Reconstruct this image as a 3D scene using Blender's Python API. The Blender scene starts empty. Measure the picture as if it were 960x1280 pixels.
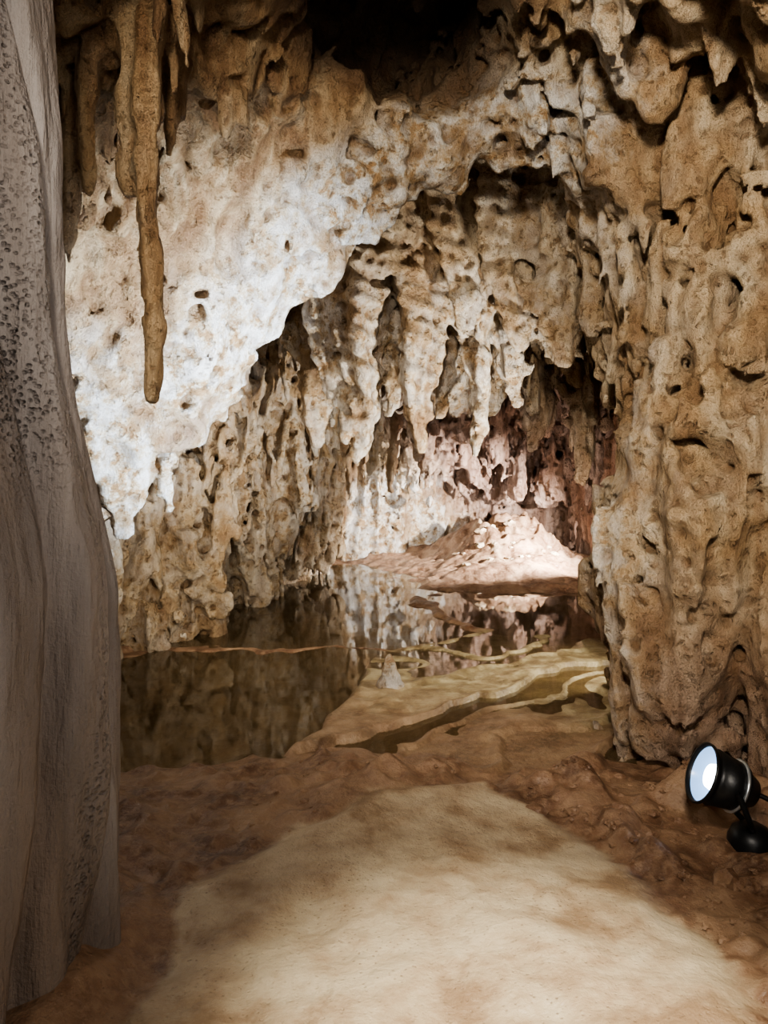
import bpy, math, random
import numpy as np
from mathutils import Vector
random.seed(7)

# ------------------------------------------------------------------ helpers
def smooth(a, b, v):
    t = np.clip((v - a) / (b - a), 0, 1)
    return t * t * (3 - 2 * t)

def bs_axis(L, pos, axis):
    i = np.floor(pos).astype(int); t = (pos - i).astype(np.float32)
    w = [(1 - t) ** 3 / 6, (3 * t ** 3 - 6 * t ** 2 + 4) / 6, (-3 * t ** 3 + 3 * t ** 2 + 3 * t + 1) / 6, t ** 3 / 6]
    sh = [1] * L.ndim; sh[axis] = -1
    out = None
    for k in range(4):
        term = np.take(L, i + k, axis=axis) * w[k].reshape(sh).astype(np.float32)
        out = term if out is None else out + term
    return out

def gnoise(axes, scales, seed):
    r = np.random.default_rng(seed)
    pos = []; dims = []
    for a, s in zip(axes, scales):
        p = (a - a[0]) / s + r.random()
        pos.append(p); dims.append(int(p.max()) + 6)
    L = r.uniform(-1, 1, dims).astype(np.float32)
    for k in range(len(axes)):
        L = bs_axis(L, pos[k], k)
    L *= 2.6 if len(axes) == 3 else 1.9
    return L

def table(ua, va, u, v, T, blur=5):
    T = np.array(T, dtype=float)
    tmp = np.array([np.interp(va, v, row) for row in T])
    out = np.array([np.interp(ua, u, tmp[:, j]) for j in range(len(va))]).T
    k = np.hanning(2 * blur + 3)[1:-1]; k /= k.sum(); m = len(k) // 2
    for ax in (0, 1):
        pad = [(m, m) if q == ax else (0, 0) for q in range(2)]
        P = np.pad(out, pad, mode='edge')
        out = sum(k[q] * np.take(P, range(q, q + out.shape[ax]), axis=ax) for q in range(len(k)))
    return out.astype(np.float32)

def smin(a, b, k):
    h = np.clip(.5 + .5 * (b - a) / k, 0, 1)
    return b + (a - b) * h - k * h * (1 - h)

def surface_nets(f, axes):
    s = f < 0
    nx, ny, nz = f.shape
    cnt = np.zeros((nx - 1, ny - 1, nz - 1), np.uint8)
    for dx in (0, 1):
        for dy in (0, 1):
            for dz in (0, 1):
                cnt += s[dx:nx - 1 + dx, dy:ny - 1 + dy, dz:nz - 1 + dz]
    act = (cnt > 0) & (cnt < 8)
    ci = np.argwhere(act)
    idx = -np.ones(act.shape, np.int32)
    idx[act] = np.arange(len(ci))
    acc = np.zeros((len(ci), 3)); n = np.zeros(len(ci))
    C = {}
    for dx in (0, 1):
        for dy in (0, 1):
            for dz in (0, 1):
                C[dx, dy, dz] = f[ci[:, 0] + dx, ci[:, 1] + dy, ci[:, 2] + dz].astype(float)
    for a in C:
        for ax in range(3):
            if a[ax] == 0:
                b = list(a); b[ax] = 1; b = tuple(b)
                m = (C[a] < 0) != (C[b] < 0)
                t = C[a] / (C[a] - C[b] + 1e-12)
                for q in range(3):
                    acc[:, q] += np.where(m, (t if q == ax else a[q]), 0)
                n += m
    loc = acc / n[:, None] + ci
    V = np.empty_like(loc)
    for q in range(3):
        V[:, q] = np.interp(loc[:, q], np.arange(len(axes[q])), axes[q])
    F = []
    for ax in range(3):
        o = [q for q in range(3) if q != ax]
        A = np.take(s, range(0, s.shape[ax] - 1), axis=ax); B = np.take(s, range(1, s.shape[ax]), axis=ax)
        d = A != B
        e = np.argwhere(d); e = e[(e[:, o[0]] > 0) & (e[:, o[1]] > 0) & (e[:, o[0]] < s.shape[o[0]] - 1) & (e[:, o[1]] < s.shape[o[1]] - 1)]
        def cell(p, q):
            c = e.copy(); c[:, o[0]] -= p; c[:, o[1]] -= q
            return idx[c[:, 0], c[:, 1], c[:, 2]]
        quad = np.stack([cell(1, 1), cell(0, 1), cell(0, 0), cell(1, 0)], 1)
        solid_low = s[e[:, 0], e[:, 1], e[:, 2]]
        flip = ~solid_low if ax != 1 else solid_low
        quad[flip] = quad[flip][:, ::-1]
        F.append(quad)
    return V, np.concatenate(F), ci

def make_mesh(name, V, F, mat, attrs=None, shade=True):
    me = bpy.data.meshes.new(name)
    V = np.asarray(V, np.float32); F = np.asarray(F, np.int32)
    k = F.shape[1]
    me.vertices.add(len(V)); me.vertices.foreach_set('co', V.ravel())
    me.loops.add(F.size); me.loops.foreach_set('vertex_index', F.ravel())
    me.polygons.add(len(F)); me.polygons.foreach_set('loop_start', np.arange(0, F.size, k, dtype=np.int32))
    me.update(calc_edges=True)
    if shade:
        me.polygons.foreach_set('use_smooth', np.ones(len(F), bool))
    if attrs is not None:
        a = me.color_attributes.new('zones', 'FLOAT_COLOR', 'POINT')
        col = np.zeros((len(V), 4), np.float32); col[:, :attrs.shape[1]] = attrs
        a.data.foreach_set('color', col.ravel())
    me.materials.append(mat)
    ob = bpy.data.objects.new(name, me)
    bpy.context.collection.objects.link(ob)
    return ob

# ------------------------------------------------------------------ material helper
class NT:
    def __init__(s, name):
        s.m = bpy.data.materials.new(name); s.m.use_nodes = True
        s.t = s.m.node_tree; s.t.nodes.clear()
        s.out = s.t.nodes.new('ShaderNodeOutputMaterial')
    def n(s, typ, **kw):
        nd = s.t.nodes.new(typ)
        for k, v in kw.items(): setattr(nd, k, v)
        return nd
    def l(s, a, b): s.t.links.new(a, b)
    def coord(s, scale):
        tc = s.n('ShaderNodeTexCoord'); mp = s.n('ShaderNodeMapping')
        mp.inputs['Scale'].default_value = scale
        s.l(tc.outputs['Object'], mp.inputs['Vector']); return mp.outputs['Vector']
    def noise(s, scale, vec, detail=4, rough=.6, dist=0):
        nd = s.n('ShaderNodeTexNoise'); s.l(vec, nd.inputs['Vector'])
        nd.inputs['Scale'].default_value = scale; nd.inputs['Detail'].default_value = detail
        nd.inputs['Roughness'].default_value = rough; nd.inputs['Distortion'].default_value = dist
        return nd.outputs['Fac']
    def ramp(s, fac, stops):
        r = s.n('ShaderNodeValToRGB'); s.l(fac, r.inputs['Fac'])
        el = r.color_ramp.elements
        while len(el) < len(stops): el.new(.5)
        for e, (p, c) in zip(el, stops):
            e.position = p; e.color = (c, c, c, 1) if not hasattr(c, '__len__') else (*c, 1)
        return r.outputs['Color']
    def mix(s, fac, a, b, mode='MIX'):
        m = s.n('ShaderNodeMix', data_type='RGBA', blend_type=mode)
        for sock, v in ((m.inputs[0], fac), (m.inputs[6], a), (m.inputs[7], b)):
            if isinstance(v, (int, float)): sock.default_value = v
            elif isinstance(v, tuple): sock.default_value = (*v, 1)
            else: s.l(v, sock)
        return m.outputs[2]
    def math(s, op, a, b=0.0):
        m = s.n('ShaderNodeMath', operation=op)
        for sock, v in ((m.inputs[0], a), (m.inputs[1], b)):
            if isinstance(v, (int, float)): sock.default_value = v
            else: s.l(v, sock)
        return m.outputs[0]
    def zones(s):
        a = s.n('ShaderNodeAttribute', attribute_name='zones'); sp = s.n('ShaderNodeSeparateColor')
        s.l(a.outputs['Color'], sp.inputs[0]); return [sp.outputs[0], sp.outputs[1], sp.outputs[2], a.outputs['Alpha']]
    def bump(s, h, dist, strength=1, normal=None):
        b = s.n('ShaderNodeBump'); b.inputs['Distance'].default_value = dist; b.inputs['Strength'].default_value = strength
        s.l(h, b.inputs['Height'])
        if normal is not None: s.l(normal, b.inputs['Normal'])
        return b.outputs['Normal']
    def princ(s, col, rough=.7, normal=None, **kw):
        p = s.n('ShaderNodeBsdfPrincipled')
        if isinstance(col, tuple): p.inputs['Base Color'].default_value = (*col, 1)
        else: s.l(col, p.inputs['Base Color'])
        if isinstance(rough, (int, float)): p.inputs['Roughness'].default_value = rough
        else: s.l(rough, p.inputs['Roughness'])
        for k, v in kw.items(): p.inputs[k.replace('_', ' ')].default_value = v
        if normal is not None: s.l(normal, p.inputs['Normal'])
        s.l(p.outputs[0], s.out.inputs['Surface']); return p

def mat_rock():
    t = NT('limestone')
    iso = t.coord((1, 1, 1)); st = t.coord((1, 1, .16)); st2 = t.coord((1, 1, .35))
    z = t.zones()
    big = t.noise(2.0, iso, 6, .66)
    base = t.ramp(big, [(.33, (.28, .155, .07)), (.43, (.53, .365, .20)), (.53, (.71, .57, .39)), (.66, (.85, .77, .61))])
    streak = t.noise(8, st, 4, .6, .4)
    sfac = t.ramp(streak, [(.40, 1.0), (.54, 0.0)])
    och = t.ramp(streak, [(.36, (.25, .13, .055)), (.48, (.47, .30, .15)), (.62, (.62, .46, .28))])
    base = t.mix(z[3], base, och)
    base = t.mix(t.math('MULTIPLY', sfac, .42), base, (.30, .175, .085))
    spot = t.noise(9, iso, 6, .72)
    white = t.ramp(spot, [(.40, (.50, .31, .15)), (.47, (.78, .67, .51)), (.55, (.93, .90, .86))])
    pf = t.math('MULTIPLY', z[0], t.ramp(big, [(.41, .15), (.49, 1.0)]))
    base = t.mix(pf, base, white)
    base = t.mix(t.math('MULTIPLY', z[1], .85), base, t.ramp(streak, [(.35, (.20, .105, .075)), (.6, (.54, .36, .29))]))
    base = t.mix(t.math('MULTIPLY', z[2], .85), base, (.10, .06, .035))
    vo = t.n('ShaderNodeTexVoronoi'); vo.inputs['Scale'].default_value = 19
    wv = t.n('ShaderNodeVectorMath', operation='ADD')
    nz = t.n('ShaderNodeTexNoise'); nz.inputs['Scale'].default_value = 9; nz.inputs['Detail'].default_value = 3; t.l(iso, nz.inputs['Vector'])
    sc = t.n('ShaderNodeVectorMath', operation='SCALE'); sc.inputs[3].default_value = .2
    t.l(nz.outputs['Color'], sc.inputs[0]); t.l(iso, wv.inputs[0]); t.l(sc.outputs[0], wv.inputs[1]); t.l(wv.outputs[0], vo.inputs['Vector'])
    mask = t.ramp(spot, [(.44, 1.0), (.56, 0.0)])
    pore = t.math('MULTIPLY', t.ramp(vo.outputs['Distance'], [(.12, 1.0), (.42, 0.0)]), mask)
    base = t.mix(t.math('MULTIPLY', pore, .65), base, (.24, .13, .06))
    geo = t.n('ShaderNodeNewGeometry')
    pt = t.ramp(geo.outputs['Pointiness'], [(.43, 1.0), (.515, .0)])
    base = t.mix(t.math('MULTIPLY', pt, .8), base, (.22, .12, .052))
    n1 = t.bump(t.noise(10, st2, 7, .7), .15, .95)
    n2 = t.bump(t.math('MULTIPLY', pore, -1.0), .06, .9, n1)
    n4 = t.bump(t.noise(48, iso, 4, .75), .03, .8, n2)
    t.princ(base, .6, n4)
    return t.m

def mat_column():
    t = NT('grey_flowstone')
    iso = t.coord((1, 1, 1)); st = t.coord((1, 1, .13)); z = t.zones()
    c = t.ramp(t.noise(5, st, 6, .6, .3), [(.33, (.19, .172, .17)), (.5, (.32, .30, .30)), (.66, (.48, .46, .465))])
    c = t.mix(t.ramp(t.noise(1.6, st, 3, .6), [(.48, 0.0), (.64, .5)]), c, (.29, .225, .175))
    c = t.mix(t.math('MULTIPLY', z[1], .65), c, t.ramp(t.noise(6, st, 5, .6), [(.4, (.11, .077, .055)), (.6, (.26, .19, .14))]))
    vo = t.n('ShaderNodeTexVoronoi'); vo.inputs['Scale'].default_value = 62; t.l(t.coord((1, 1, 1.25)), vo.inputs['Vector'])
    dots = t.ramp(vo.outputs['Distance'], [(.1, 0.0), (.5, 1.0)])
    c = t.mix(t.math('MULTIPLY', t.math('SUBTRACT', 1.0, dots), t.math('MULTIPLY', z[0], .45)), c, (.08, .07, .07))
    n1 = t.bump(t.noise(14, st, 5, .6), .04, .8)
    n2 = t.bump(t.math('MULTIPLY', dots, t.math('ADD', z[0], .03)), .016, .9, n1)
    n3 = t.bump(t.noise(70, iso, 4, .7), .010, .7, n2)
    t.princ(c, .5, n3)
    return t.m

def mat_floor():
    t = NT('cave_floor_clay')
    iso = t.coord((1, 1, 1)); z = t.zones()
    a = t.noise(3.2, iso, 7, .62)
    fine = t.noise(30, iso, 4, .65)
    grit = t.n('ShaderNodeTexVoronoi'); grit.inputs['Scale'].default_value = 55; t.l(iso, grit.inputs['Vector'])
    gr = t.ramp(grit.outputs['Distance'], [(.12, 1.0), (.24, 0.0)])
    mud = t.ramp(a, [(.36, (.105, .053, .030)), (.48, (.20, .112, .066)), (.62, (.33, .215, .135))])
    mud = t.mix(t.ramp(fine, [(.45, 0.0), (.65, .6)]), mud, (.36, .24, .155))
    pale = t.ramp(t.noise(4.5, iso, 7, .60, .2), [(.36, (.28, .19, .115)), (.46, (.41, .31, .205)), (.60, (.53, .44, .31))])
    pale = t.mix(t.math('MULTIPLY', gr, t.ramp(a, [(.4, .55), (.55, .0)])), pale, (.16, .10, .06))
    zf_ = t.ramp(t.math('ADD', z[0], t.math('MULTIPLY', t.math('SUBTRACT', a, .5), 1.3)), [(.34, 0.0), (.58, 1.0)])
    c = t.mix(zf_, mud, pale)
    ter = t.ramp(t.noise(6, iso, 6, .64, .3), [(.38, (.17, .12, .06)), (.5, (.30, .235, .13)), (.62, (.45, .38, .235))])
    c = t.mix(z[1], c, ter)
    c = t.mix(z[2], c, t.ramp(a, [(.38, (.13, .085, .045)), (.62, (.30, .21, .12))]))
    n1 = t.bump(t.noise(6, iso, 5, .55), .035, .8)
    n2 = t.bump(fine, .012, .7, n1)
    n3 = t.bump(t.math('MULTIPLY', gr, -1.0), .004, .5, n2)
    wet = t.math('ADD', .22, t.math('MULTIPLY', a, .5))
    t.princ(c, wet, n3)
    return t.m

def mat_water():
    t = NT('still_water')
    fr = t.n('ShaderNodeFresnel'); fr.inputs['IOR'].default_value = 1.33
    nb = t.bump(t.noise(2.5, t.coord((1, 1, 1)), 2, .5), .004, .25)
    tr = t.n('ShaderNodeBsdfTransparent'); tr.inputs['Color'].default_value = (.82, .75, .60, 1)
    df = t.n('ShaderNodeBsdfDiffuse'); df.inputs['Color'].default_value = (.18, .13, .07, 1)
    m0 = t.n('ShaderNodeMixShader'); m0.inputs[0].default_value = .38; t.l(tr.outputs[0], m0.inputs[1]); t.l(df.outputs[0], m0.inputs[2])
    gl = t.n('ShaderNodeBsdfGlossy'); gl.inputs['Roughness'].default_value = .03; gl.inputs['Color'].default_value = (1, 1, 1, 1)
    t.l(nb, gl.inputs['Normal']); t.l(nb, fr.inputs['Normal'])
    mx = t.n('ShaderNodeMixShader'); t.l(fr.outputs[0], mx.inputs[0]); t.l(m0.outputs[0], mx.inputs[1]); t.l(gl.outputs[0], mx.inputs[2])
    t.l(mx.outputs[0], t.out.inputs['Surface']); return t.m

def mat_simple(name, col, rough=.5, metal=0., emit=None, es=0.):
    t = NT(name); iso = t.coord((1, 1, 1))
    nb = t.bump(t.noise(60, iso, 3), .002, .3)
    c = t.mix(t.noise(12, iso, 4), col, tuple(min(1, v * 1.25) for v in col))
    p = t.princ(c, rough, nb, Metallic=metal)
    if emit:
        p.inputs['Emission Color'].default_value = (*emit, 1); p.inputs['Emission Strength'].default_value = es
    return t.m

ROCK = mat_rock(); COL = mat_column(); FLOOR = mat_floor(); WATER = mat_water()

# ------------------------------------------------------------------ cave shell field (metres; +f = air)
xs = np.arange(-3.0, 3.0, .018)
yl = [1.0]
while yl[-1] < 12.0:
    y = yl[-1]; yl.append(y + (.035 if y < 2.4 else .020 if y < 5 else .020 + (y - 5) * .0045))
ys = np.array(yl); zs = np.arange(-.3, 4.55, .021)
AX = (xs, ys, zs)
zc = [-.3, .4, 1.0, 1.6, 2.4, 3.5, 4.5]
XL = table(ys, zs, [.8, 3, 4.2, 5.0, 5.66, 6.25, 7.3, 7.9, 8.6, 9.7, 12], zc, [
    [-2.0] * 7, [-2.1] * 7, [-2.1] * 7, [-2.3] * 7,
    [-1.95, -1.95, -1.95, -1.85, -1.7, -1.4, -1.2], [-1.55, -1.55, -1.55, -1.45, -1.3, -1.0, -.8],
    [-1.65, -1.6, -1.5, -1.25, -.95, -.6, -.5], [-1.47, -1.4, -1.2, -.95, -.65, -.4, -.3],
    [-1.04, -1.0, -.85, -.7, -.55, -.3, -.2], [-.78, -.76, -.7, -.6, -.45, -.2, -.1], [-.7, -.7, -.6, -.5, -.3, -.2, -.1]])
XR = table(ys, zs, [.8, 2.5, 3.2, 3.6, 3.85, 4.4, 4.9, 5.5, 7, 9, 10.5, 12], zc, [
    [1.7] * 7, [1.85] * 7, [2.05] * 7, [1.95, 1.95, 1.9, 1.8, 1.7, 1.45, 1.2],
    [1.34, 1.38, 1.44, 1.40, 1.26, 1.0, .7], [1.30, 1.37, 1.47, 1.42, 1.30, 1.0, .7], [1.65, 1.65, 1.65, 1.55, 1.4, 1.1, .8],
    [2.5, 2.5, 2.5, 2.3, 2.1, 1.6, 1.4], [2.8] * 7, [2.8] * 7, [2.6] * 7, [2.3] * 7])
xc = [-2.5, -2, -1.5, -1, -.5, 0, .5, 1, 1.5, 2, 2.5]
ZC = table(xs, ys, xc, [.8, 2.5, 3.2, 3.8, 4.3, 4.55, 4.85, 5.8, 6.5, 8, 10, 12], np.array([
    [3.2, 3.2, 3.2, 3.3, 3.4, 3.4, 3.4, 3.4, 3.3, 3.2, 3.2],
    [2.9, 2.9, 2.95, 3.0, 3.3, 3.5, 3.5, 3.3, 3.1, 3.0, 3.0],
    [2.5, 2.5, 2.8, 3.0, 3.45, 3.9, 3.9, 3.4, 3.1, 2.8, 2.8],
    [1.6, 1.7, 2.1, 2.65, 3.3, 4.1, 4.0, 3.45, 3.0, 2.8, 2.7],
    [1.05, 1.05, 1.13, 1.58, 2.55, 3.05, 3.35, 3.30, 2.95, 2.7, 2.6],
    [1.02, 1.02, 1.06, 1.38, 2.25, 2.80, 3.10, 3.15, 2.95, 2.7, 2.6],
    [1.6, 1.6, 1.75, 2.20, 2.95, 3.35, 3.55, 3.45, 3.0, 2.7, 2.6],
    [2.2, 2.4, 2.7, 3.0, 3.3, 3.5, 3.5, 3.3, 2.9, 2.6, 2.5],
    [2.4, 2.5, 2.6, 2.8, 3.0, 3.0, 2.95, 2.8, 2.6, 2.5, 2.4],
    [2.5] * 11, [2.3] * 11, [2.0] * 11]).T, blur=4)
YB = table(xs, zs, [-3, -1, 0, 1, 2, 3], [-.3, .7, 1.4, 2.2, 4.5], [
    [10.5, 10.5, 10.3, 10, 9.5], [10.6, 10.5, 10.3, 10, 9.5], [10.9, 10.7, 10.5, 10.2, 9.5],
    [11.4, 11.3, 11, 10.4, 9.5], [11.4, 11.3, 10.9, 10.2, 9.5], [11, 11, 10.5, 10, 9.5]])
X = xs[:, None, None].astype(np.float32); Y = ys[None, :, None].astype(np.float32); Z = zs[None, None, :].astype(np.float32)
f = smin((X - XL[None]), (XR[None] - X), .25)
f = smin(f, (ZC[:, :, None] - Z) * .75, .2)
f = smin(f, YB[:, None, :] - Y, .3)
# dark ceiling chimney above the arch
e = ((np.sqrt(((X - .03) / .50) ** 2 + ((Y - 4.2) / .70) ** 2 + ((Z - 3.9) / .55) ** 2) - 1) * .45).astype(np.float32)
f = -smin(-f, e, .10)
del e

owner = np.zeros(f.shape, np.uint8)
def cone(x, y, ztip, ztop, r, rt=.015, ex=1., ey=1., lobes=3, wob=.03, k=.05, oid=0, pw=.65, rough=1.):
    """hanging (or standing if ztop<ztip) tapering formation fused into the field"""
    lo, hi = min(ztip, ztop), max(ztip, ztop)
    R = r * 1.7 * max(ex, ey) + .12
    i0, i1 = np.searchsorted(xs, [x - R, x + R]); j0, j1 = np.searchsorted(ys, [y - R, y + R]); k0, k1 = np.searchsorted(zs, [lo - .12, hi + .05])
    if i1 <= i0 or j1 <= j0 or k1 <= k0: return
    xx = X[i0:i1]; yy = Y[:, j0:j1]; zz = Z[:, :, k0:k1]
    t = np.clip((zz - ztip) / (ztop - ztip), 0, 1)
    ph = random.random() * 6.28
    cx = x + wob * np.sin(zz * 5 + ph); cy = y + wob * np.cos(zz * 4 + ph)
    dx = (xx - cx) / ex; dy = (yy - cy) / ey
    th = np.arctan2(dy, dx)
    rr = rt + (r - rt) * t ** pw
    rr = rr * (1 + rough * (.16 * np.sin(lobes * th + ph) + .10 * np.sin((2 * lobes + 1) * th + ph * 2 + zz * 3) + .07 * np.sin(zz * 23 + ph * 3) + .05 * np.sin(zz * 51 + th * 3 + ph)))
    d = (np.sqrt(dx * dx + dy * dy) - rr) * .85
    below = np.maximum(0, (ztip - zz) * np.sign(ztop - ztip))
    d = np.where(below > 0, np.sqrt(np.maximum(d, 0) ** 2 + below ** 2) , d)
    sub = f[i0:i1, j0:j1, k0:k1]
    if oid: owner[i0:i1, j0:j1, k0:k1][d < sub - .02] = oid
    f[i0:i1, j0:j1, k0:k1] = smin(sub, d.astype(np.float32), k)

def zceil(x, y):
    return float(ZC[np.searchsorted(xs, x), np.searchsorted(ys, y)])
U = random.uniform
def pendants(n, s):
    for _ in range(n):
        x, y = U(-1.6, 2.4), U(5.7, 10.3); L = U(.15, .50) if y < 7 else U(.2, .8)
        zt = zceil(x, y); cone(x, y, zt - L, zt + .15, U(.05, .14) * s, .012, U(.8, 1.5), U(.7, 1.2), random.choice([2, 3, 4]))
def ribs_bay(n, s):
    for _ in range(n):
        y = U(5.2, 9.6); z0 = U(-.2, 1.6); j = np.searchsorted(ys, y)
        z1 = z0 + U(.3, 1.4); x0 = float(np.interp((z0 + z1) / 2, zs, XL[j])) + U(0, .16)
        cone(x0, y, z0, z1, U(.05, .13) * s, .02, 1, 1, 3, .04)
def ribs_pier(n, s, off=0):
    for _ in range(n):
        a = U(0, 1); z0 = U(-.3, 2.3); z1 = z0 + U(.3, 1.6)
        if a < .55: x0 = U(1.3, 2.1); y0 = 3.84 - (x0 - 1.25) * .35 - off
        else: y0 = U(3.8, 4.9); x0 = float(np.interp((z0 + z1) / 2, zs, XR[np.searchsorted(ys, y0)])) - off * .5
        cone(x0 + U(-.03, .05), y0 + U(-.05, .05), z0, z1, U(.04, .11) * s, .015, 1, 1, 3, .04)
pendants(170, 1)
ribs_bay(80, 1)
ribs_pier(70, 1.3, .04)
for _ in range(90):
    x0 = U(-.5, 2.5); z0 = U(.8, 1.7); y0 = float(np.interp(x0, xs, YB[:, 70])) - U(.1, .8)
    cone(x0, y0, z0, z0 + U(.6, 1.3), U(.06, .16), .02)
main = [(-.20, 6.2, 1.38, 3.2, .32, 1.0), (.27, 6.1, 1.46, 3.2, .24, 1.), (.71, 6.1, 1.44, 3.2, .17, 1.), (1.02, 6.3, 1.82, 3.0, .17, 1.2),
        (-.58, 6.9, 1.50, 2.9, .24, 1.), (.55, 5.8, 2.3, 3.6, .20, 1.2), (.92, 5.6, 2.2, 3.5, .24, 1.2),
        (1.24, 5.4, 2.05, 3.2, .22, 1.2), (1.42, 5.0, 1.75, 2.9, .15, 1.), (-.45, 6.2, 1.85, 3.2, .18, 1.), (.05, 6.4, 1.75, 3.1, .15, 1.), (.48, 6.5, 1.75, 3.0, .13, 1.),
        (1.45, 7.8, 1.45, 2.6, .17, 1.), (1.9, 7.6, 1.15, 2.6, .16, 1.), (2.1, 8.2, .9, 2.6, .2, 1.), (.9, 8.2, 1.7, 2.6, .13, 1.), (.35, 8.6, 1.35, 2.6, .12, 1.),
        (-.1, 8.8, 1.2, 2.6, .14, 1.), (.1, 9.2, 1.0, 2.5, .08, 1.)]
nM = len(main)
for q, (x, y, a, b, r, e) in enumerate(main):
    cone(x, y, a + .25, b, r * .85, .05, e, 1, 3, .03, .06, 0, .7)

# rock relief
nearleft = smooth(5.2, 4.9, Y) * smooth(.9, .3, X)
pier = smooth(5.2, 4.8, Y) * smooth(.8, 1.2, X)
f -= (.10 - .03 * nearleft + .03 * pier) * gnoise(AX, (.50, .50, .7), 1)
n = gnoise(AX, (.19, .19, .60), 2); f -= (.11 - .05 * nearleft + .04 * pier) * (.5 - np.abs(n)).clip(-1, 1)
vert = (smooth(2.8, 2.0, Z) + smooth(5.0, 5.6, Y)).clip(0, 1) * (1 - nearleft) + .5 * nearleft * smooth(1.9, 2.6, Z)
n = gnoise(AX, (.105, .105, .80), 8); f -= .12 * (.5 - np.abs(n)).clip(-1, 1) * vert
zone = (.45 + .45 * smooth(5.4, 4.8, Y)) * smooth(1.0, 1.8, Z + .0 * X)
n = gnoise(AX, (.17, .17, .15), 5)
f += (.28 * np.maximum(0, n - .30) * zone).astype(np.float32)
del vert, pier
def fine_relief(w):
    global f
    f -= .050 * gnoise(AX, (.10, .10, .20), 3) * w
    f -= .028 * gnoise(AX, (.05, .05, .07), 4) * w
    n = gnoise(AX, (.075, .075, .08), 6)
    f += (.17 * np.maximum(0, n - .25) * (zone * .8 + .2) * w).astype(np.float32)
    n = gnoise(AX, (.045, .045, .045), 9)
    f += (.10 * np.maximum(0, n - .25) * w).astype(np.float32)
fine_relief(.62 + .0 * Y)

# formations applied on top of the large relief
for q, (x, y, a, b, r, e) in enumerate(main):
    cone(x, y, a, b, r * 1.0, .028, e, 1, 3, .03, .05, q + 1, .62, 1.25)
pendants(190, .62)
ribs_bay(120, .6)
ribs_pier(190, .65, .08)
for _ in range(65):
    x, y = U(.6, 1.9), U(3.0, 4.9); L = U(.06, .32); zt = zceil(x, y)
    cone(x, y, zt - L, zt + .15, U(.04, .10), .02, U(.8, 1.8), 1)
for _ in range(34):
    x, y = U(-2.0, -.6), U(2.7, 3.6); L = U(.12, .45); zt = zceil(x, y)
    cone(x, y, zt - L, zt + .2, U(.03, .06), .01, 1, U(.8, 1.8))
near = [(-.85, 2.9, 1.66, 3.5, .074, 1.), (-.93, 2.95, 2.42, 3.5, .07, 1.2), (-1.10, 3.0, 2.45, 3.5, .065, 1.), (-1.22, 3.1, 2.2, 3.5, .06, 1.),
        (-1.02, 3.2, 2.6, 3.5, .05, 1.), (-.70, 3.5, 2.85, 3.7, .06, 1.), (-1.38, 4.2, 1.5, 2.6, .09, 1.6), (-1.45, 4.4, 1.0, 2.0, .12, 1.3), (-1.2, 4.45, 1.15, 2.0, .09, 1.5)]
for q, (x, y, a, b, r, e) in enumerate(near):
    cone(x, y, a, b, r, .020, e, 1, 2, .012, .03, nM + 1 + q if q < 6 else 0, .45, 1.1)
cone(1.20, 3.92, .95, -.3, .10, .035, 1, 1, 3, .02, .03, 0, .5)
cone(1.21, 3.92, .6, 1.5, .06, .03, 1, 1, 3, .02, .03)
cone(1.68, 3.5, 1.0, -.3, .11, .04, 1, 1, 3, .02, .03, 0, .5)
fine_relief(.34 * (1 - .6 * smooth(3.35, 3.15, Y)))
del n, zone, nearleft

V, F, ci = surface_nets(f, AX)
print('cave verts', len(V), 'faces', len(F))
own = owner[ci[:, 0], ci[:, 1], ci[:, 2]]
x, y, z = V.T
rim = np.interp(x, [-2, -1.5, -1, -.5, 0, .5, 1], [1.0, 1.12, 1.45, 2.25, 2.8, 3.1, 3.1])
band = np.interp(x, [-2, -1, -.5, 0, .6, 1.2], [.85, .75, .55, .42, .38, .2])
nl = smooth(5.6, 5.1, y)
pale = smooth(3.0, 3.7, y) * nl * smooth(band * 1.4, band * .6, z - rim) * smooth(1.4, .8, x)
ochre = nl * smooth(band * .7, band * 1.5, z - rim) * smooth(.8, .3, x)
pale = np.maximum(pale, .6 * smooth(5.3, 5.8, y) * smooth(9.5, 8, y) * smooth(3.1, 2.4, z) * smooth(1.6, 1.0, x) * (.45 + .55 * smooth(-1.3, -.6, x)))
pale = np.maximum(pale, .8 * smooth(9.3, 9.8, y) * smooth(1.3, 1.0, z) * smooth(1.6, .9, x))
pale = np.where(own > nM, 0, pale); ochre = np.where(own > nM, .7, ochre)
ochre = np.maximum(ochre, .40 * smooth(.8, 1.2, x)); ochre = np.maximum(ochre, .35 * smooth(5.2, 5.8, y))
red = smooth(7.3, 8.2, y) * smooth(.2, 1.2, x + (z - 1) * .8)
red = np.maximum(red, .75 * smooth(1.1, .2, z) * smooth(1.0, 1.3, x) * smooth(5, 4.5, y))
dark = smooth(3.25, 3.5, z) * smooth(-.8, -.4, x) * smooth(.8, .5, x)  # shade of the chimney recess put into the rock colour
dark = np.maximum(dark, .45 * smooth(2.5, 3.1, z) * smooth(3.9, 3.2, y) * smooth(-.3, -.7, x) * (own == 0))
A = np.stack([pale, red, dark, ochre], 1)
fc = V[F].mean(1); fo = own[F].max(1)
lab = np.zeros(len(F), int)
zcl = ZC[np.searchsorted(xs, fc[:, 0]).clip(0, len(xs) - 1), np.searchsorted(ys, fc[:, 1]).clip(0, len(ys) - 1)]
low = fc[:, 2] < zcl - .35
lab[low & (fc[:, 0] < 0.2)] = 1
lab[low & (fc[:, 0] >= 0.2)] = 2
lab[low & (fc[:, 1] > 9.6)] = 3
lab[fo > 0] = 10 + fo[fo > 0]
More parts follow.
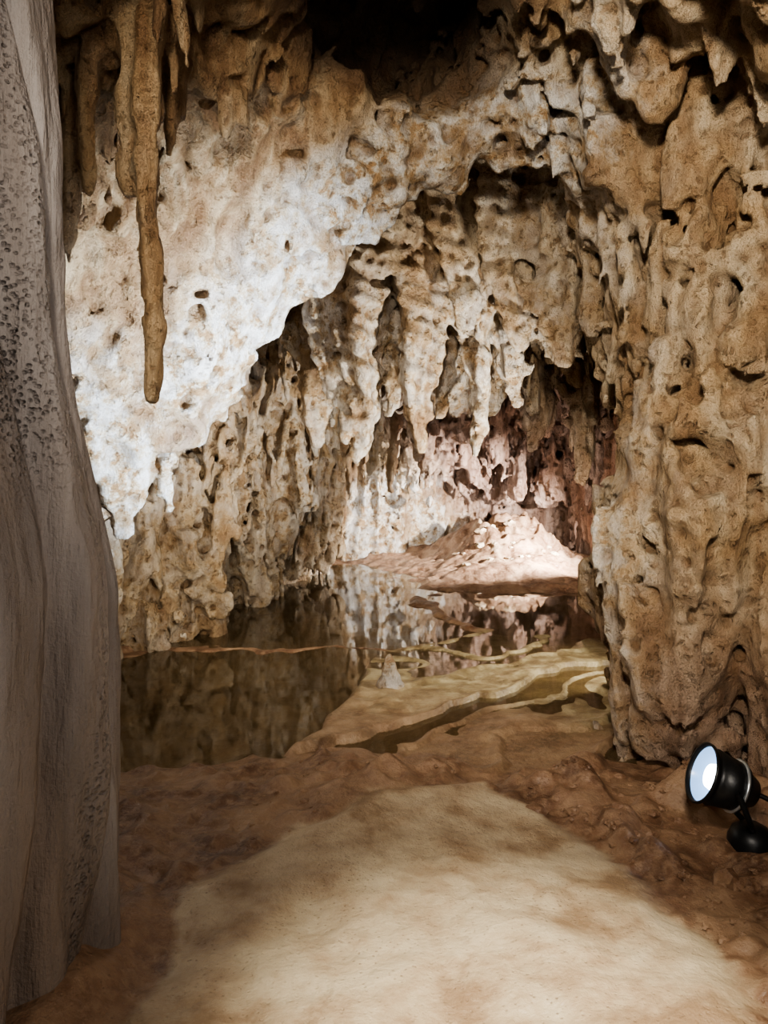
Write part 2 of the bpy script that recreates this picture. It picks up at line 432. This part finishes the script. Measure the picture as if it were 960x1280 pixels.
for v in np.unique(lab):
    nm = {0: 'ceiling', 1: 'wall_left', 2: 'wall_right', 3: 'wall_back'}.get(int(v), 'stalactite')
    Fs = F[lab == v]
    if len(Fs) < 60 and v >= 10: continue
    u, inv = np.unique(Fs, return_inverse=True)
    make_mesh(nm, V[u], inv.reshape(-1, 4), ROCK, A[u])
del f, owner

# ------------------------------------------------------------------ floor
def sdpoly(px, py, P):
    d = np.full(px.shape, 1e9); ins = np.zeros(px.shape, bool); n = len(P)
    for i in range(n):
        ax_, ay = P[i]; bx, by = P[(i + 1) % n]
        ex, ey = bx - ax_, by - ay; wx, wy = px - ax_, py - ay
        t = np.clip((wx * ex + wy * ey) / (ex * ex + ey * ey), 0, 1)
        d = np.minimum(d, np.hypot(wx - ex * t, wy - ey * t))
        c = ((ay > py) != (by > py)) & (px < (bx - ax_) * (py - ay) / (by - ay + 1e-12) + ax_)
        ins ^= c
    return np.where(ins, -d, d)
def dline(px, py, P):
    d = np.full(px.shape, 1e9)
    for (ax_, ay), (bx, by) in zip(P[:-1], P[1:]):
        ex, ey = bx - ax_, by - ay; wx, wy = px - ax_, py - ay
        t = np.clip((wx * ex + wy * ey) / (ex * ex + ey * ey), 0, 1)
        d = np.minimum(d, np.hypot(wx - ex * t, wy - ey * t))
    return d
fx = np.arange(-3.0, 3.0, .013)
yl = [-1.2]
while yl[-1] < 12.2:
    yy = yl[-1]; yl.append(yy + (.05 if yy < 1.5 else .011 if yy < 4 else .013 if yy < 7 else .022))
fy = np.array(yl); FA = (fx, fy)
GX, GY = np.meshgrid(fx, fy, indexing='ij')
w1 = gnoise(FA, (.35, .35), 20); w2 = gnoise(FA, (.12, .12), 21); w3 = gnoise(FA, (.045, .045), 22); w0 = gnoise(FA, (1.1, 1.1), 23)
shoal = [(-.50, 3.75), (-.34, 4.35), (-.16, 4.8), (-.12, 5.3), (0, 5.8), (.45, 6.15), (.8, 6.5), (1.3, 6.35), (1.8, 6.2), (2.6, 6.1), (2.9, 3.6), (1.1, 3.6), (.5, 3.5)]
sd = sdpoly(GX, GY, shoal) + .05 * w1 + .035 * w2
ysh = np.interp(fx, [-3, -1.27, -.43, 0, .5, 1.1, 2.5], [3.7, 3.75, 3.92, 3.85, 3.72, 3.88, 3.6])[:, None]
land = ysh - GY + .05 * w1 + .03 * w2
h = w0 * .34 + .15 * w1 + .05 * np.abs(w2) + (GY - 3.8) * .42 - (GX) * .2
lv = h * 5.2; fr = lv - np.floor(lv)
terr = .006 + .012 * np.sin(np.floor(lv) * 2.3 + .6) - .014 * fr + .020 * np.exp(-((fr - .12) / .11) ** 2) + .003 * w2 + .0015 * w3
terr = terr + .004 * smooth(4.9, 4.4, GY)
terr = terr + .02 * smooth(-.4, 0, sd) * smooth(5.6, 5.2, GY) * (GX < .4)
deep = -.14 + .03 * w1
zf = deep + (terr - deep) * smooth(.10, -.02, sd)
def rimline(P, top, wd):
    d = dline(GX + .08 * w1 + .03 * w2, GY + .15 * w1 + .07 * w2, P)
    return top - (d / wd) ** 2 * .03 + .006 * w3 + .006 * w2
zf = np.maximum(zf, rimline([(-2.2, 5.65), (-1.4, 5.95), (-.9, 5.8), (-.4, 5.98), (0, 5.8), (.45, 6.15), (.8, 6.5)], .008, .07))
zf = np.maximum(zf, rimline([(.8, 6.5), (.68, 6.8), (.45, 7.3), (.28, 7.9)], .02, .07))
zl = .012 + .05 * smooth(0, .5, land) + .020 * w1 * smooth(0, .4, land) + .010 * w2 + .005 * w3
patch = [(-.95, .2), (-.80, 2.2), (-.62, 2.55), (-.3, 3.0), (-.05, 3.3), (.40, 3.35), (.52, 3.0), (.75, 2.68), (.80, 2.42), (1.0, 2.1), (1.3, .2)]
sp = sdpoly(GX, GY, patch) + .11 * w1 + .05 * w2 + .02 * w3
zl = zl + .03 * smooth(.05, -.08, sp) - .012 * smooth(.0, .9, -sp)
zl += .07 * np.maximum(0, w2) * smooth(.05, .3, sp) * (smooth(.4, .8, GX) + .45) + .022 * np.maximum(0, w3) * smooth(-.1, .1, sp)
lgy = 3.42 + .10 * np.sin(GX * 3) + .09 * w1 + .05 * w2
zl += .025 * smooth(.0, .04, lgy - GY) * smooth(.6, .1, np.abs(GY - lgy)) * smooth(-.4, -.1, GX) * smooth(1.2, .8, GX)
cd_ = np.hypot(GX + 1.36, GY - 2.2)
zl += (.08 + .03 * w2) * smooth(.72, .56, cd_ + .05 * w1)
zl += .10 * smooth(1.45, 1.9, np.abs(GX))
zf = zf + (zl - zf) * smooth(-.03, .06, land)
bank = [(-1.0, 10.4), (-.35, 9.85), (.0, 8.7), (.3, 7.95), (1, 7.8), (2.9, 7.7), (3.0, 12.6), (-1.0, 12.6)]
bt = np.maximum(0, -(sdpoly(GX, GY, bank) + .06 * w1))
zb = -.03 + .07 * bt + .040 * bt ** 2 + .020 * w2 * smooth(0, .5, bt) + .010 * w3 + .05 * w1 * smooth(.3, 1.2, bt)
mound = np.exp(-(((GX - 1.8) / .95) ** 2 + ((GY - 10.5) / .8) ** 2)) * .26 * (1 + .8 * w1 - .7 * np.abs(w2) + .15 * w3)
zb = zb + mound
zf = np.where(bt > 0, np.maximum(zf, zb), zf)
zf = np.maximum(zf, .05 * w1 + .06 - 1.2 * np.abs(dline(GX, GY, [(-2.2, 5.6), (-1.75, 6.0), (-1.6, 6.6), (-1.7, 7.3)]) - 0) )
landm = smooth(-.03, .06, land)
az = np.stack([smooth(.22, -.22, sp) * landm * smooth(.68, .85, cd_),
               smooth(.08, -.03, sd) * (1 - landm) * (.20 + .80 * smooth(4.2, 5.2, GY + .3 * w1 + .3 * GX)),
               smooth(-.03, -.10, zf)], -1).clip(0, 1)
az[:, :, 0] = np.maximum(az[:, :, 0], .95 * smooth(1.2, 2.0, bt))
nx, ny = GX.shape
ID = np.arange(nx * ny).reshape(nx, ny)
FF = np.stack([ID[:-1, :-1], ID[1:, :-1], ID[1:, 1:], ID[:-1, 1:]], -1).reshape(-1, 4)
make_mesh('floor', np.stack([GX, GY, zf], -1).reshape(-1, 3), FF, FLOOR, az.reshape(-1, 3))

def fz(x, y): return float(zf[np.searchsorted(fx, x), np.searchsorted(fy, y)])
make_mesh('pool_water', [(-2.5, 3.5, 0), (2.6, 3.5, 0), (2.6, 10.3, 0), (-1.9, 10.3, 0)], [[0, 1, 2, 3]], WATER)

# ------------------------------------------------------------------ flowstone column (left foreground)
def column():
    cx, cy = -1.36, 2.2
    zz = np.arange(-.15, 3.45, .009); th = np.linspace(0, 2 * np.pi, 620, endpoint=False)
    r0 = np.interp(zz, [-.2, .21, .69, 1.165, 1.40, 1.81, 2.36, 2.84, 3.5], [.565, .57, .583, .585, .536, .45, .425, .385, .50])
    k = np.hanning(31); k /= k.sum(); r0 = np.convolve(np.pad(r0, 15, mode='edge'), k, 'valid')
    def pn(s, sz, seed):
        n_ = gnoise((np.concatenate([th, th[:60] + 2 * np.pi]), zz), (s, sz), seed)
        w = np.linspace(0, 1, 60)[:, None]; o = n_[:620].copy(); o[:60] = n_[:60] * w + n_[620:680] * (1 - w); return o
    T = th[:, None]; Zz = zz[None]
    sw = T + .25 * np.sin(Zz * 1.1)
    fold = .020 * np.sin(9 * sw) + .012 * np.sin(17 * sw + 1.2 * Zz) + .03 * np.sin(4 * sw + .8)
    R = r0[None] + fold * .7 + .018 * pn(.25, 1.2, 31) + .010 * pn(.09, .5, 32) + .004 * pn(.03, .06, 33)
    for g, dep in ((-.55, .05), (-1.15, .06), (-.15, .035)):
        dd = np.angle(np.exp(1j * (T - g - .22 * np.sin(Zz * 1.3))))
        R -= dep * np.exp(-(dd / .05) ** 2)
    P = np.stack([cx + R * np.cos(T), cy + R * np.sin(T), np.broadcast_to(Zz, R.shape)], -1)
    n1, n2 = R.shape; I = np.arange(n1 * n2).reshape(n1, n2); J = np.roll(I, -1, 0)
    Fq = np.stack([I[:, :-1], J[:, :-1], J[:, 1:], I[:, 1:]], -1).reshape(-1, 4)
    dd = np.angle(np.exp(1j * (T + .62 - .2 * np.sin(Zz * 1.3))))
    dots = np.exp(-(dd / .20) ** 4) * smooth(1.3, 1.7, Zz) + .5 * np.exp(-((np.angle(np.exp(1j * (T + .30 - .2 * np.sin(Zz * 1.3))))) / .07) ** 2)
    low_brown = smooth(1.1, .1, Zz + .15 * np.sin(5 * T)) + dots * 0  # browner towards the column base
    a = np.stack([dots.clip(0, 1), low_brown.clip(0, 1), dots * 0], -1).reshape(-1, 3)
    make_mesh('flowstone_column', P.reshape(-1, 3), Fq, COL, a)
column()

# ------------------------------------------------------------------ small stalagmite in the shallows
def stalagmite(name, x, y, h, r):
    zz = np.linspace(-.05, h, 40); th = np.linspace(0, 2 * np.pi, 48, endpoint=False)
    V = []
    for zv in zz:
        t = max(0, zv / h)
        rr = r * (1 - t) ** .55 * (.75 + .5 * math.exp(-t * 5)) + .002
        for a in th: 
            q = rr * (1 + .08 * math.sin(3 * a + zv * 20) + .05 * math.sin(zv * 90 + a)); V.append((x + q * math.cos(a), y + q * math.sin(a), zv))
    n = 48; Fq = [[i * n + j, i * n + (j + 1) % n, (i + 1) * n + (j + 1) % n, (i + 1) * n + j] for i in range(39) for j in range(n)]
    A = np.tile([.9, .25, 0., .0], (len(V), 1))
    make_mesh(name, V, Fq, ROCK, A)
stalagmite('stalagmite', .035, 4.98, .22, .09)

# ------------------------------------------------------------------ stones
def stones(name, pts, mat, zone):
    import bmesh
    bm = bmesh.new()
    for (x, y, s, zoff) in pts:
        r = bmesh.ops.create_icosphere(bm, subdivisions=2, radius=s)
        sx, sy, sz = U(.8, 1.4), U(.8, 1.3), U(.45, .8); ph = U(0, 9)
        for v in r['verts']:
            c = v.co.normalized(); k = 1 + .22 * math.sin(3 * c.x * 2 + ph) * math.cos(4 * c.y + ph) + .14 * math.sin(7 * c.z + 5 * c.x + ph)
            v.co = Vector((v.co.x * sx * k + x, v.co.y * sy * k + y, v.co.z * sz * k + fz(x, y) + zoff))
    me = bpy.data.meshes.new(name); bm.to_mesh(me); bm.free()
    a = me.color_attributes.new('zones', 'FLOAT_COLOR', 'POINT')
    a.data.foreach_set('color', np.tile([*zone, 0.], len(me.vertices)).astype(np.float32))
    me.materials.append(mat); ob = bpy.data.objects.new(name, me); bpy.context.collection.objects.link(ob)
pts = []
for _ in range(150):
    x, y = U(.55, 1.25), U(2.3, 3.6)
    if sp[np.searchsorted(fx, x), np.searchsorted(fy, y)] > .08: pts.append((x, y, U(.006, .02), 0))
for _ in range(160):
    x, y = U(-.6, 1.1), U(2.1, 3.7)
    if sp[np.searchsorted(fx, x), np.searchsorted(fy, y)] > .05: pts.append((x, y, U(.004, .014), 0))
pts += [(.98, 3.0, .045, 0), (1.08, 3.05, .03, 0), (.93, 2.95, .025, 0), (1.12, 2.62, .05, 0), (1.2, 2.6, .03, 0), (.60, 3.15, .035, 0)]
stones('clay_clods', pts, FLOOR, (.12, 0, 0))
pts = [(U(.9, 2.2), U(9.3, 10.2), U(.02, .06), -.01) for _ in range(22)]
stones('rubble_pile', pts, FLOOR, (.9, .0, 0))

# ------------------------------------------------------------------ ground spotlight (lamp)
BLK = mat_simple('black_metal', (.015, .016, .018), .38, .6)
LENS = mat_simple('lamp_reflector', (.10, .16, .26), .25, 0, (.34, .60, 1.0), .55)
BULB = mat_simple('lamp_bulb', (1, 1, 1), .2, 0, (.85, .93, 1.0), 8)
def lathe(name, prof, mat, parent, n=48):
    V = []; 
    for (a, r) in prof:
        for j in range(n):
            t = 2 * math.pi * j / n; V.append((r * math.cos(t), r * math.sin(t), a))
    Fq = [[i * n + j, i * n + (j + 1) % n, (i + 1) * n + (j + 1) % n, (i + 1) * n + j] for i in range(len(prof) - 1) for j in range(n)]
    ob = make_mesh(name, V, Fq, mat); ob.parent = parent; return ob
lamp = bpy.data.objects.new('ground_spotlight', None); bpy.context.collection.objects.link(lamp)
head = bpy.data.objects.new('head', None); bpy.context.collection.objects.link(head); head.parent = lamp
ldir = Vector((-.90, .0, .36)).normalized()
head.location = (1.16, 2.9, .32); head.rotation_euler = ldir.to_track_quat('Z', 'Y').to_euler()
lathe('housing', [(-.02, .092), (.002, .108), (.012, .110), (.012, .101), (-.03, .094), (-.03, .100), (-.14, .084), (-.15, .07), (-.19, .05), (-.195, .0)], BLK, head)
lathe('cooling_ring', [(-.125, .086), (-.125, .095), (-.115, .097), (-.115, .088)], mat_simple('brushed_aluminium', (.5, .55, .6), .3, .8), head)
lathe('reflector', [(.0, .100), (-.03, .085), (-.06, .055), (-.07, .0)], LENS, head)
lathe('bulb', [(-.066, .044), (-.045, .050), (-.02, .042), (-.008, .0)], BULB, head)
def tube(name, pts, r, mat, parent):
    cu = bpy.data.curves.new(name, 'CURVE'); cu.dimensions = '3D'; cu.bevel_depth = r; cu.bevel_resolution = 4
    s = cu.splines.new('BEZIER'); s.bezier_points.add(len(pts) - 1)
    for b, p in zip(s.bezier_points, pts): b.co = p; b.handle_left_type = b.handle_right_type = 'AUTO'
    cu.materials.append(mat); ob = bpy.data.objects.new(name, cu); bpy.context.collection.objects.link(ob); ob.parent = parent
tube('yoke_left', [(1.24, 2.80, .29), (1.28, 2.80, .19), (1.33, 2.88, .12)], .011, BLK, lamp)
tube('yoke_right', [(1.24, 3.0, .29), (1.28, 3.0, .19), (1.33, 2.92, .12)], .011, BLK, lamp)
tube('cable', [(1.33, 2.9, .26), (1.42, 2.85, .2), (1.34, 2.75, .09), (1.25, 2.72, .09), (1.38, 2.66, .09), (1.6, 2.75, .1), (1.9, 2.8, .12)], .009, BLK, lamp)
b = lathe('base', [(.03, .085), (.09, .08), (.12, .065), (.14, .03), (.14, 0)], BLK, lamp); b.location = (1.33, 2.9, 0)

# ------------------------------------------------------------------ lights
def spot(name, loc, tgt, power, color, size=60, blend=.6, rad=.05):
    l = bpy.data.lights.new(name, 'SPOT'); l.energy = power; l.color = color; l.spot_size = math.radians(size); l.spot_blend = blend; l.shadow_soft_size = rad
    o = bpy.data.objects.new(name, l); bpy.context.collection.objects.link(o); o.location = loc
    o.rotation_euler = (Vector(tgt) - Vector(loc)).to_track_quat('-Z', 'Y').to_euler(); return o
spot('lamp_beam', (1.11, 2.90, .345), (-.95, 4.3, 1.85), 1350, (.76, .87, 1.0), 56, 1.0, .03)
spot('path_light', (.44, 1.1, 2.55), (.35, 1.92, 0), 390, (1, .92, .77), 38, 1.0, .12)
spot('stalactite_light', (1.5, 5.05, .35), (.1, 6.2, 1.9), 520, (1, .95, .86), 85, .9, .08)
spot('shoal_light', (1.9, 5.2, 1.0), (.5, 5.3, 0), 60, (1, .93, .78), 110, .9, .1)  # added light to lift the shoal, source unseen
spot('pool_fill_light', (.95, 1.2, 3.0), (.1, 5.4, .1), 150, (1, .92, .78), 36, 1., .15)  # added out of view to brighten the pool, no real fixture
spot('far_light', (2.5, 8.7, .9), (1.1, 10.0, .25), 900, (1, .97, .94), 95, .8, .05)
spot('far_recess_light', (-.35, 9.0, .3), (.35, 10.4, .8), 90, (.9, .95, 1), 80, .8, .05)
spot('far_side_light', (1.5, 6.6, .3), (2.0, 8.4, 1.0), 80, (1, .88, .80), 90, 1, .1)
spot('bay_light', (-.95, 4.2, .75), (-1.2, 7.0, .6), 60, (1, .89, .72), 90, 1, .12)
spot('front_fill_light', (-.2, -.6, 3.0), (.95, 4.0, 2.0), 640, (1, .89, .74), 68, 1.0, .2)  # added fill from behind the camera, not a cave entrance
spot('soft_front_fill_light', (.9, -.8, 2.2), (-.4, 3.0, 1.2), 85, (1, .90, .80), 100, 1.0, .5)  # softer added fill, also unseen behind the camera
w = bpy.data.worlds.new('cave_dark'); bpy.context.scene.world = w; w.use_nodes = True
w.node_tree.nodes['Background'].inputs[0].default_value = (1, .88, .76, 1); w.node_tree.nodes['Background'].inputs[1].default_value = .03

# ------------------------------------------------------------------ camera
cd = bpy.data.cameras.new('camera'); cam = bpy.data.objects.new('camera', cd); bpy.context.collection.objects.link(cam)
cd.sensor_fit = 'VERTICAL'; cd.sensor_height = 36; cd.sensor_width = 27; cd.lens = 36 * 1000 / 1280
cd.shift_y = -80 / 1280; cd.clip_start = .05
cam.location = (0, 0, 1.5); cam.rotation_euler = (math.radians(90), 0, 0)
bpy.context.scene.camera = cam
bpy.context.scene.view_settings.view_transform = 'AgX'
bpy.context.scene.view_settings.look = 'AgX - Medium High Contrast'
bpy.context.scene.view_settings.exposure = .85
